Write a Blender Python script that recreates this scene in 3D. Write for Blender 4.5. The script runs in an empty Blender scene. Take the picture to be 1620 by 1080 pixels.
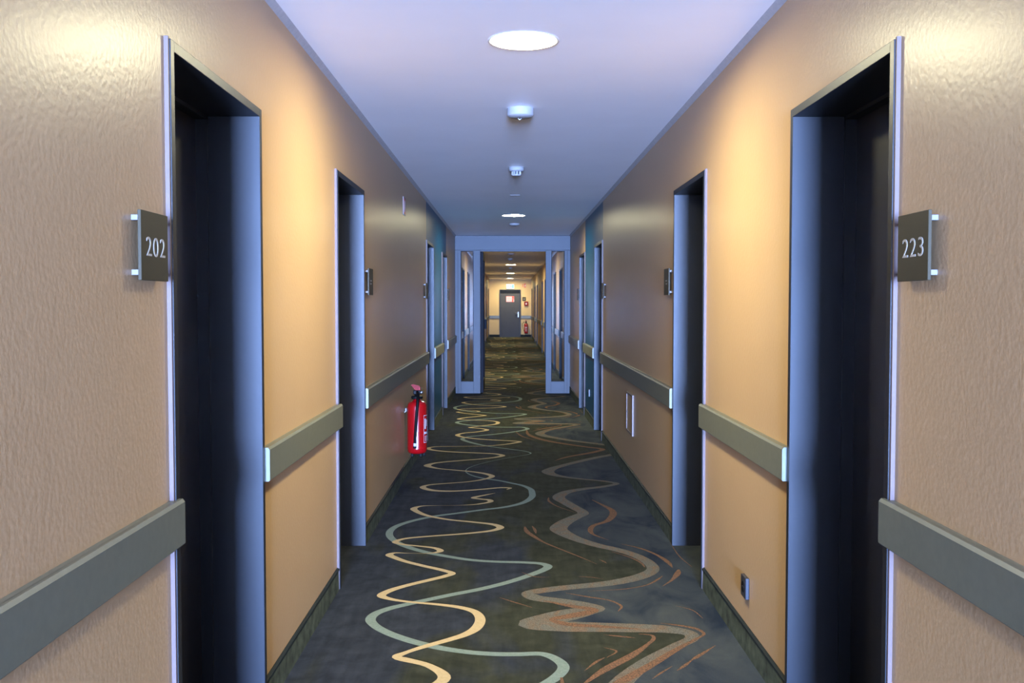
import bpy, bmesh, math, random
from mathutils import Vector, Matrix
from mathutils.geometry import tessellate_polygon

C = bpy.context.scene.collection
SC = bpy.context.scene
PI = math.pi

# ------------------------------------------------------------------ camera
CAM_H = 1.452
cd = bpy.data.cameras.new('camera')
cd.sensor_width = 36.0
cd.lens = 1550 / 1620 * 36.0
cd.clip_start = 0.05
cam = bpy.data.objects.new('camera', cd)
C.objects.link(cam)
cam.location = (0, 0, CAM_H)
cam.rotation_euler = (math.radians(90) - math.atan(59 / 1550), 0, -5 / 1550)
SC.camera = cam

# ------------------------------------------------------------------ world, daylight, exposure
SC.view_settings.view_transform = 'Standard'
SC.view_settings.look = 'None'
SC.view_settings.gamma = 1
SC.view_settings.use_curve_mapping = False
SC.view_settings.exposure = 1.05
LAMP_EMISSION = 235.0
LAMP_COLOR = (1.0, 0.93, 0.60)
DAY_POWER = 12500.0
DAY_COLOR = (0.345, 0.50, 1.0)

w = bpy.data.worlds.new('world')
SC.world = w
w.use_nodes = True
bgn = w.node_tree.nodes['Background']
bgn.inputs[0].default_value = (0.35, 0.55, 1.0, 1)
bgn.inputs[1].default_value = 1.0

XL, XR = -0.874, 0.996        # wall faces
H = 2.56                      # ceiling height
Y0, Y1 = -11.0, 43.3           # ends of the corridor
XC = 0.062                    # the middle line of the corridor

sky = bpy.data.lights.new('daylight_outside_window', 'AREA')
sky.shape = 'RECTANGLE'
sky.size = 1.55
sky.size_y = 2.25
sky.energy = DAY_POWER
sky.color = DAY_COLOR
so = bpy.data.objects.new('daylight_outside_window', sky)
C.objects.link(so)
so.location = (XC, Y0 - 0.45, 1.25)
so.rotation_euler = (math.radians(90), 0, 0)     # looks along +Y, down the corridor

# ------------------------------------------------------------------ materials
def new_mat(name):
    m = bpy.data.materials.new(name)
    m.use_nodes = True
    return m, m.node_tree.nodes, m.node_tree.links, m.node_tree.nodes['Principled BSDF']

def noise(nt, scale, detail=2.0, rough=0.5, vec=None, dist=0.0):
    n = nt.nodes.new('ShaderNodeTexNoise')
    n.inputs['Scale'].default_value = scale
    n.inputs['Detail'].default_value = detail
    n.inputs['Roughness'].default_value = rough
    n.inputs['Distortion'].default_value = dist
    if vec is not None:
        nt.links.new(vec, n.inputs['Vector'])
    return n

def coords(nt, scale=(1, 1, 1)):
    t = nt.nodes.new('ShaderNodeTexCoord')
    mp = nt.nodes.new('ShaderNodeMapping')
    mp.inputs['Scale'].default_value = scale
    nt.links.new(t.outputs['Object'], mp.inputs['Vector'])
    return mp.outputs['Vector']

def ramp(nt, fac, stops):
    r = nt.nodes.new('ShaderNodeValToRGB')
    cr = r.color_ramp
    while len(cr.elements) < len(stops):
        cr.elements.new(0.5)
    for e, (p, c) in zip(cr.elements, stops):
        e.position = p
        e.color = (*c, 1)
    nt.links.new(fac, r.inputs[0])
    return r.outputs['Color']

def mixc(nt, fac, a, b, mode='MIX'):
    m = nt.nodes.new('ShaderNodeMix')
    m.data_type = 'RGBA'
    m.blend_type = mode
    for s, v in ((m.inputs[0], fac), (m.inputs[6], a), (m.inputs[7], b)):
        if isinstance(v, (int, float)):
            s.default_value = v
        elif isinstance(v, tuple):
            s.default_value = (*v, 1)
        else:
            nt.links.new(v, s)
    return m.outputs[2]

def bump(nt, bs, hgt, strength, dist):
    b = nt.nodes.new('ShaderNodeBump')
    b.inputs['Strength'].default_value = strength
    b.inputs['Distance'].default_value = dist
    nt.links.new(hgt, b.inputs['Height'])
    nt.links.new(b.outputs['Normal'], bs.inputs['Normal'])

def wallpaper(name, a, b, rough=0.34, spec=0.12):
    m, N, L, bs = new_mat(name)
    nt = m.node_tree
    v = coords(nt)
    big = noise(nt, 1.3, 3, 0.6, v)
    L.new(ramp(nt, big.outputs['Fac'], [(0.3, a), (0.7, b)]), bs.inputs['Base Color'])
    bs.inputs['Roughness'].default_value = rough
    bs.inputs['Specular IOR Level'].default_value = spec
    n1 = noise(nt, 70, 1.5, 0.45, v)
    n2 = noise(nt, 190, 2, 0.5, v)
    ad = nt.nodes.new('ShaderNodeMath'); ad.operation = 'MULTIPLY_ADD'
    L.new(n2.outputs['Fac'], ad.inputs[0]); ad.inputs[1].default_value = 0.12
    L.new(n1.outputs['Fac'], ad.inputs[2])
    bump(nt, bs, ad.outputs[0], 0.5, 0.0012)
    return m

def plain(name, col, rough=0.5, metal=0.0, spec=0.5, nscale=None, nmix=0.15, bumpd=None, coat=0.0):
    m, N, L, bs = new_mat(name)
    nt = m.node_tree
    bs.inputs['Roughness'].default_value = rough
    bs.inputs['Metallic'].default_value = metal
    bs.inputs['Specular IOR Level'].default_value = spec
    bs.inputs['Coat Weight'].default_value = coat
    v = coords(nt)
    n = noise(nt, nscale or 6.0, 3, 0.55, v)
    lo = tuple(c * (1 - nmix) for c in col); hi = tuple(min(1, c * (1 + nmix)) for c in col)
    L.new(ramp(nt, n.outputs['Fac'], [(0.3, lo), (0.7, hi)]), bs.inputs['Base Color'])
    if bumpd:
        bump(nt, bs, n.outputs['Fac'], 0.4, bumpd)
    return m

def glow(name, col, strength):
    m, N, L, bs = new_mat(name)
    bs.inputs['Base Color'].default_value = (*col, 1)
    bs.inputs['Emission Color'].default_value = (*col, 1)
    bs.inputs['Emission Strength'].default_value = strength
    return m

def carpet(name, kind):
    m, N, L, bs = new_mat(name)
    nt = m.node_tree
    v = coords(nt)
    vs = coords(nt, (1.0, 0.45, 1.0))
    if kind == 'field':
        big = noise(nt, 2.3, 3, 0.55, vs, 0.6)
        soft = noise(nt, 7.5, 4, 0.65, v, 0.4)
        streak = noise(nt, 22, 3, 0.6, coords(nt, (1.0, 0.12, 1.0)), 0.2)
        sep = nt.nodes.new('ShaderNodeSeparateXYZ')
        L.new(v, sep.inputs[0])
        mr = nt.nodes.new('ShaderNodeMapRange')         # olive grows towards the middle of the runner
        mr.inputs['From Min'].default_value = -0.75; mr.inputs['From Max'].default_value = 0.35
        mr.inputs['To Min'].default_value = -0.14; mr.inputs['To Max'].default_value = 0.12
        L.new(sep.outputs[0], mr.inputs['Value'])
        ad = nt.nodes.new('ShaderNodeMath'); ad.operation = 'ADD'
        L.new(big.outputs['Fac'], ad.inputs[0]); L.new(mr.outputs[0], ad.inputs[1])
        c = ramp(nt, ad.outputs[0], [(0.42, (0.028, 0.034, 0.040)), (0.58, (0.035, 0.039, 0.023))])
        c2 = ramp(nt, soft.outputs['Fac'], [(0.3, (0.72, 0.72, 0.72)), (0.72, (1.42, 1.42, 1.42))])
        c = mixc(nt, 1.0, c, c2, 'MULTIPLY')
        c3 = ramp(nt, streak.outputs['Fac'], [(0.35, (0.86, 0.86, 0.86)), (0.7, (1.22, 1.22, 1.22))])
        c = mixc(nt, 1.0, c, c3, 'MULTIPLY')
    elif kind == 'blue':
        big = noise(nt, 4.0, 4, 0.6, vs, 0.8)
        c = ramp(nt, big.outputs['Fac'], [(0.32, (0.019, 0.028, 0.040)), (0.5, (0.046, 0.058, 0.060)), (0.7, (0.070, 0.083, 0.076))])
    elif kind == 'band':
        g = noise(nt, 260, 2, 0.6, v)
        big = noise(nt, 7, 4, 0.6, coords(nt, (1, 0.5, 1)), 2.5)
        c = ramp(nt, big.outputs['Fac'], [(0.45, (0.150, 0.148, 0.108)), (0.70, (0.205, 0.138, 0.078))])
        c = mixc(nt, 1.0, c, ramp(nt, g.outputs['Fac'], [(0.35, (0.5, 0.5, 0.5)), (0.65, (1.45, 1.45, 1.45))]), 'MULTIPLY')
    elif kind == 'rust':
        g = noise(nt, 120, 3, 0.6, v)
        c = ramp(nt, g.outputs['Fac'], [(0.38, (0.10, 0.068, 0.042)), (0.60, (0.26, 0.138, 0.066))])
    elif kind == 'cream':
        g = noise(nt, 60, 2, 0.6, v)
        c = ramp(nt, g.outputs['Fac'], [(0.3, (0.53, 0.42, 0.205)), (0.7, (0.60, 0.475, 0.24))])
    elif kind == 'teal':
        g = noise(nt, 60, 2, 0.6, v)
        c = ramp(nt, g.outputs['Fac'], [(0.3, (0.19, 0.26, 0.20)), (0.7, (0.24, 0.31, 0.245))])
    fine = noise(nt, 420, 2, 0.6, v)
    c = mixc(nt, 1.0, c, ramp(nt, fine.outputs['Fac'], [(0.3, (0.82, 0.82, 0.82)), (0.7, (1.18, 1.18, 1.18))]), 'MULTIPLY')
    c = mixc(nt, 1.0, c, (0.76, 0.70, 0.69), 'MULTIPLY')
    L.new(c, bs.inputs['Base Color'])
    bs.inputs['Roughness'].default_value = 0.95
    bs.inputs['Specular IOR Level'].default_value = 0.08
    bs.inputs['Sheen Weight'].default_value = 0.0
    bs.inputs['Sheen Roughness'].default_value = 0.5
    bump(nt, bs, fine.outputs['Fac'], 0.5, 0.002)
    return m

M = {}
M['cream_wall'] = wallpaper('beige_woodchip_wallpaper', (0.400, 0.258, 0.134), (0.420, 0.275, 0.144))
M['teal_wall'] = wallpaper('teal_woodchip_wallpaper', (0.003, 0.042, 0.098), (0.005, 0.049, 0.108))
M['end_wall'] = wallpaper('end_wall_paper', (0.47, 0.335, 0.168), (0.49, 0.35, 0.18), 0.6)
M['ceiling'] = plain('white_ceiling_paint', (0.92, 0.92, 0.93), 0.42, spec=0.5, nscale=2.0, nmix=0.02, bumpd=0.0005)
M['cornice'] = plain('greyish_sealant', (0.40, 0.38, 0.37), 0.6, nscale=30, nmix=0.08)
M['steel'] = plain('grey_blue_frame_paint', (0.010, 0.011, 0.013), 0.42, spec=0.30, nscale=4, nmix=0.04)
M['gap'] = plain('pale_lilac_frame_sealant', (0.10, 0.062, 0.052), 0.6, nscale=12, nmix=0.04)
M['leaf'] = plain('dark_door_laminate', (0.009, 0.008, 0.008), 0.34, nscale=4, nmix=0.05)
M['partition'] = plain('partition_paint', (0.031, 0.036, 0.043), 0.55, nscale=4, nmix=0.05)
M['dark_part'] = plain('dark_blue_grey_paint', (0.007, 0.008, 0.012), 0.6, spec=0.1, nmix=0.05)
M['rail'] = plain('grey_green_rail_laminate', (0.115, 0.116, 0.082), 0.40, nscale=40, nmix=0.07)
M['skirt'] = plain('olive_carpet_skirting', (0.055, 0.062, 0.038), 0.95, spec=0.1, nscale=18, nmix=0.45)
M['skirt_cap'] = plain('black_skirting_cap', (0.010, 0.014, 0.013), 0.6, spec=0.15)
M['black'] = plain('black_plastic', (0.004, 0.004, 0.004), 0.5, spec=0.1, nmix=0.05)
M['rubber'] = plain('black_rubber', (0.002, 0.002, 0.002), 0.5, spec=0.06, nmix=0.05)
M['red'] = plain('red_enamel', (0.24, 0.0015, 0.003), 0.22, nmix=0.04, coat=0.4)
M['red_plastic'] = plain('red_plastic', (0.17, 0.005, 0.004), 0.5, spec=0.12, nmix=0.05)
M['orange_red'] = plain('orange_red_print', (0.50, 0.06, 0.035), 0.5, nmix=0.04)
M['pink'] = plain('pale_pink_print', (0.55, 0.33, 0.34), 0.5, nmix=0.05)
M['chrome'] = plain('brushed_chrome', (0.30, 0.30, 0.31), 0.35, metal=1.0, nmix=0.03)
M['pin'] = plain('satin_aluminium', (0.13, 0.12, 0.12), 0.5, metal=0.0, nmix=0.03)
M['plaque'] = plain('bronze_grey_plaque', (0.042, 0.034, 0.019), 0.5, spec=0.12, nmix=0.06)
M['digit'] = plain('pale_cream_lettering', (0.33, 0.30, 0.25), 0.6, nmix=0.03)
M['white'] = plain('white_plastic', (0.26, 0.25, 0.245), 0.5, spec=0.2, nmix=0.02)
M['grey_plastic'] = plain('grey_plastic', (0.30, 0.29, 0.28), 0.5, nmix=0.04)
M['ring'] = plain('white_metal_ring', (0.75, 0.73, 0.68), 0.5, nmix=0.02)
M['slot'] = plain('dark_slot', (0.05, 0.05, 0.055), 0.6, nmix=0.03)
M['paper'] = plain('white_paper_label', (0.38, 0.36, 0.35), 0.6, nmix=0.03)
M['hatch'] = plain('lilac_beige_hatch_paint', (0.16, 0.11, 0.09), 0.5, nmix=0.04)
M['socket'] = plain('anthracite_socket_plastic', (0.018, 0.019, 0.024), 0.35, nmix=0.04)
M['fire_door'] = plain('grey_fire_door_paint', (0.048, 0.046, 0.047), 0.5, spec=0.15, nmix=0.04)
M['lamp'] = glow('lamp_diffuser_glow', LAMP_COLOR, LAMP_EMISSION)
M['exit_white'] = glow('exit_sign_glow', (0.60, 1.0, 0.88), 0.65)
M['exit_green'] = glow('exit_sign_green_glow', (0.03, 0.60, 0.33), 0.55)
M['bounce_floor'] = plain('added_pale_bounce_floor', (0.84, 0.84, 0.84), 0.2, nscale=3, nmix=0.06)  # added unseen floor, pale and glossy to throw daylight upward
M['carpet'] = carpet('carpet_field', 'field')
M['c_blue'] = carpet('carpet_blue_grey', 'blue')
M['c_band'] = carpet('carpet_taupe_band', 'band')
M['c_rust'] = carpet('carpet_rust_streak', 'rust')
M['c_cream'] = carpet('carpet_cream_line', 'cream')
M['c_teal'] = carpet('carpet_sage_line', 'teal')

gm, N, L, bs = new_mat('clear_glass')
for n in list(N):
    if n.type != 'OUTPUT_MATERIAL':
        N.remove(n)
out = [n for n in N if n.type == 'OUTPUT_MATERIAL'][0]
tr = N.new('ShaderNodeBsdfTransparent'); tr.inputs[0].default_value = (0.86, 0.90, 0.92, 1)
gl = N.new('ShaderNodeBsdfGlossy'); gl.inputs['Roughness'].default_value = 0.03
fr = N.new('ShaderNodeFresnel'); fr.inputs[0].default_value = 1.5
mx = N.new('ShaderNodeMixShader')
L.new(fr.outputs[0], mx.inputs[0]); L.new(tr.outputs[0], mx.inputs[1]); L.new(gl.outputs[0], mx.inputs[2])
L.new(mx.outputs[0], out.inputs[0])
M['glass'] = gm

# ------------------------------------------------------------------ mesh helpers
class MB:
    """collects shapes into one mesh"""
    def __init__(self):
        self.bm = bmesh.new(); self.mats = []
    def mi(self, m):
        if m not in self.mats:
            self.mats.append(m)
        return self.mats.index(m)
    def box(self, x0, x1, y0, y1, z0, z1, m, bev=0.0, seg=2):
        r = bmesh.ops.create_cube(self.bm, size=1.0)
        vs = r['verts']
        for v in vs:
            v.co.x = x0 + (v.co.x + 0.5) * (x1 - x0)
            v.co.y = y0 + (v.co.y + 0.5) * (y1 - y0)
            v.co.z = z0 + (v.co.z + 0.5) * (z1 - z0)
        fs = {f for v in vs for f in v.link_faces}
        k = self.mi(m)
        for f in fs:
            f.material_index = k
        if bev:
            es = list({e for v in vs for e in v.link_edges})
            rr = bmesh.ops.bevel(self.bm, geom=es, offset=bev, segments=seg, affect='EDGES', profile=0.5)
            for f in rr['faces']:
                f.material_index = k
        return self
    def lathe(self, prof, m, origin=(0, 0, 0), axis='Z', n=32, smooth=True):
        """prof: list of (radius, height); axis Z up, Y or X"""
        k = self.mi(m); o = Vector(origin)
        rot = {'Z': Matrix.Identity(3), 'Y': Matrix.Rotation(-PI / 2, 3, 'X'), 'X': Matrix.Rotation(PI / 2, 3, 'Y')}[axis]
        rings = []
        for r, h in prof:
            if r < 1e-6:
                rings.append([self.bm.verts.new(o + rot @ Vector((0, 0, h)))])
            else:
                rings.append([self.bm.verts.new(o + rot @ Vector((r * math.cos(2 * PI * i / n), r * math.sin(2 * PI * i / n), h))) for i in range(n)])
        for a, b in zip(rings, rings[1:]):
            for i in range(n):
                j = (i + 1) % n
                if len(a) == 1 and len(b) == 1:
                    continue
                if len(a) == 1:
                    f = self.bm.faces.new((a[0], b[j], b[i]))
                elif len(b) == 1:
                    f = self.bm.faces.new((a[i], a[j], b[0]))
                else:
                    f = self.bm.faces.new((a[i], a[j], b[j], b[i]))
                f.material_index = k; f.smooth = smooth
        return self
    def tube(self, pts, r, m, n=12):
        k = self.mi(m)
        P = [Vector(p) for p in pts]
        if isinstance(r, (int, float)):
            r = [r] * len(P)
        prev = None; rings = []
        for i, p in enumerate(P):
            t = (P[min(i + 1, len(P) - 1)] - P[max(i - 1, 0)]).normalized()
            if prev is None:
                a = Vector((0, 0, 1)) if abs(t.z) < 0.9 else Vector((1, 0, 0))
                u = t.cross(a).normalized()
            else:
                u = (prev - t * prev.dot(t)).normalized()
            prev = u; v = t.cross(u)
            rings.append([self.bm.verts.new(p + (u * math.cos(2 * PI * q / n) + v * math.sin(2 * PI * q / n)) * r[i]) for q in range(n)])
        for a, b in zip(rings, rings[1:]):
            for i in range(n):
                j = (i + 1) % n
                f = self.bm.faces.new((a[i], a[j], b[j], b[i])); f.material_index = k; f.smooth = True
        for rg in (rings[0], rings[-1]):
            f = self.bm.faces.new(rg); f.material_index = k
        return self
    def poly(self, pts, m):
        k = self.mi(m)
        f = self.bm.faces.new([self.bm.verts.new(p) for p in pts]); f.material_index = k
        return self
    def prism(self, outline, depth, m, frame):
        """outline: 2-D points, frame(u, v, d) -> 3-D; extruded by depth"""
        k = self.mi(m)
        a = [self.bm.verts.new(frame(u, v, 0)) for u, v in outline]
        b = [self.bm.verts.new(frame(u, v, depth)) for u, v in outline]
        n = len(a)
        for f in [self.bm.faces.new(a), self.bm.faces.new(b)] + [self.bm.faces.new((a[i], a[(i + 1) % n], b[(i + 1) % n], b[i])) for i in range(n)]:
            f.material_index = k
        return self
    def build(self, name, parent=None, recalc=True, loc=None):
        if recalc:
            bmesh.ops.recalc_face_normals(self.bm, faces=self.bm.faces)
        me = bpy.data.meshes.new(name)
        self.bm.to_mesh(me); self.bm.free()
        for m in self.mats:
            me.materials.append(M[m])
        o = bpy.data.objects.new(name, me)
        C.objects.link(o)
        if parent:
            o.parent = parent
        if loc:
            o.location = loc
        return o

def structure(o):
    o['kind'] = 'structure'; return o

def empty(name, loc=(0, 0, 0), rz=0.0):
    o = bpy.data.objects.new(name, None)
    o.empty_display_size = 0.1
    C.objects.link(o); o.location = loc; o.rotation_euler = (0, 0, rz)
    return o

def thing(name, label, cat, loc=(0, 0, 0), rz=0.0, group=None):
    return tag(empty(name, loc, rz), label, cat, group)

def tag(o, label, cat, group=None):
    o['label'] = label; o['category'] = cat
    if group:
        o['group'] = group
    return o

def copy_tree(o, parent=None, top=True):
    c = o.copy(); C.objects.link(c)
    if parent:
        c.parent = parent
    for ch in o.children:
        copy_tree(ch, c, False)
    return c

def text_mesh(name, s, size, m, parent, matrix, extrude=0.0006, xscale=1.0, offset=0.0):
    cu = bpy.data.curves.new(name, 'FONT')
    cu.body = s; cu.size = size; cu.extrude = extrude; cu.align_x = 'CENTER'; cu.align_y = 'CENTER'
    cu.offset = offset; cu.space_character = 1.12
    tmp = bpy.data.objects.new(name + '_curve', cu)
    C.objects.link(tmp)
    bpy.context.view_layer.update()
    dg = bpy.context.evaluated_depsgraph_get()
    me = bpy.data.meshes.new_from_object(tmp.evaluated_get(dg))
    bpy.data.objects.remove(tmp)
    me.transform(Matrix.Diagonal((xscale, 1, 1, 1)))
    me.transform(matrix)
    me.materials.clear(); me.materials.append(M[m])
    me.name = name
    o = bpy.data.objects.new(name, me); C.objects.link(o); o.parent = parent
    return o

# ------------------------------------------------------------------ layout along the corridor
DOOR_W = 0.92                 # outer frame width
DOOR_TOP = 2.127
WALL_T = 0.30
LEAF_X = 0.205                # how far the leaf sits behind the wall face
DOORS = [2.52, 4.95, 10.38, 12.78, 18.22, 20.62, 26.05, 28.47, 33.88, 36.30, 41.68]   # near edge of each frame
PART_Y = 15.9                 # glazed partition
LAMPS = [-3.6, 4.17, 12.3, 20.05, 27.7, 35.3, 42.35]

def side_x(side, d):
    """x of a point d in front of (d > 0) or behind (d < 0) the wall face"""
    return XL + d if side < 0 else XR - d

def sbox(mb, side, d0, d1, y0, y1, z0, z1, m, bev=0.0):
    a, b = side_x(side, d0), side_x(side, d1)
    mb.box(min(a, b), max(a, b), y0, y1, z0, z1, m, bev)

TEAL = {-1: (10.40, 13.69), 1: (10.40, 12.79)}
for side, nm in ((-1, 'wall_left'), (1, 'wall_right')):
    mb = MB()
    # solid stretches between openings, openings 4 mm inside the frames
    cuts = [(d + 0.004, d + DOOR_W - 0.004) for d in DOORS]
    t0, t1 = TEAL[side]
    def seg(a, b, z0, z1):
        pts = sorted({a, b, *[t for t in (t0, t1) if a < t < b]})
        for p, q in zip(pts, pts[1:]):
            mid = (p + q) / 2
            sbox(mb, side, 0, -WALL_T, p, q, z0, z1, 'teal_wall' if t0 < mid < t1 else 'cream_wall')
    y = Y0
    for a, b in cuts:
        seg(y, a, 0, H)
        seg(a, b, DOOR_TOP - 0.004, H)
        y = b
    seg(y, Y1, 0, H)
    # blind back of the recesses
    sbox(mb, side, -WALL_T, -WALL_T - 0.05, Y0, Y1, 0, H, 'cream_wall')
    structure(mb.build(nm))

mb = MB(); mb.box(XL - 0.35, XR + 0.35, Y1, Y1 + 0.2, 0, H, 'end_wall')
structure(mb.build('wall_front'))

# wall behind the camera with a tall window
WX0, WX1, WZ0, WZ1 = XC - 0.80, XC + 0.80, 0.10, 2.42
mb = MB()
mb.box(XL - 0.35, WX0, Y0 - 0.2, Y0, 0, H, 'cream_wall')
mb.box(WX1, XR + 0.35, Y0 - 0.2, Y0, 0, H, 'cream_wall')
mb.box(WX0, WX1, Y0 - 0.2, Y0, 0, WZ0, 'cream_wall')
mb.box(WX0, WX1, Y0 - 0.2, Y0, WZ1, H, 'cream_wall')
structure(mb.build('wall_back'))
win = structure(empty('window_1', (0, 0, 0)))
mb = MB()
for a, b, c, d in ((WX0, WX1, WZ0, WZ0 + 0.05), (WX0, WX1, WZ1 - 0.05, WZ1), (WX0, WX0 + 0.05, WZ0 + 0.05, WZ1 - 0.05), (WX1 - 0.05, WX1, WZ0 + 0.05, WZ1 - 0.05)):
    mb.box(a, b, Y0 - 0.14, Y0 - 0.08, c, d, 'white')
mb.build('window_frame', win)
mb = MB(); mb.box(WX0 + 0.05, WX1 - 0.05, Y0 - 0.115, Y0 - 0.109, WZ0 + 0.05, WZ1 - 0.05, 'glass')
mb.build('window_pane', win)

# ceiling with round recesses for the lamps
LR, LREC = 0.141, 0.032
mb = MB()
k = mb.mi('ceiling')
xa, xb, S = XL - 0.35, XR + 0.35, 0.22
y = Y0 - 0.2
def cq(x0, x1, y0, y1):
    mb.poly([(x0, y0, H), (x0, y1, H), (x1, y1, H), (x1, y0, H)], 'ceiling')
for ly in LAMPS:
    cq(xa, xb, y, ly - S)
    cq(xa, XC - S, ly - S, ly + S); cq(XC + S, xb, ly - S, ly + S)
    n = 48
    cir = []; sq = []; top = []
    for i in range(n):
        a = 2 * PI * i / n
        c, s = math.cos(a), math.sin(a); q = max(abs(c), abs(s))
        cir.append(mb.bm.verts.new((XC + LR * c, ly + LR * s, H)))
        sq.append(mb.bm.verts.new((XC + S * c / q, ly + S * s / q, H)))
        top.append(mb.bm.verts.new((XC + LR * c, ly + LR * s, H + LREC)))
    for i in range(n):
        j = (i + 1) % n
        mb.bm.faces.new((cir[i], cir[j], sq[j], sq[i])).material_index = k
        mb.bm.faces.new((cir[i], cir[j], top[j], top[i])).material_index = k
    mb.bm.faces.new(top).material_index = k
    y = ly + S
cq(xa, xb, y, Y1 + 0.2)
mb.box(xa, xb, Y0 - 0.2, Y1 + 0.2, H + 0.06, H + 0.16, 'ceiling')
structure(mb.build('ceiling', recalc=False))

# sealant strips where walls and ceiling meet
for side, nm in ((-1, 'trim_1'), (1, 'trim_2')):
    mb = MB()
    prof = [(0, 0), (0.022, 0), (0.018, -0.006), (0.006, -0.018), (0, -0.022)]
    mb.prism(prof, Y1 - Y0, 'cornice', lambda u, v, d, s=side: (side_x(s, u), Y0 + d, H + v))
    structure(mb.build(nm))

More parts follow.
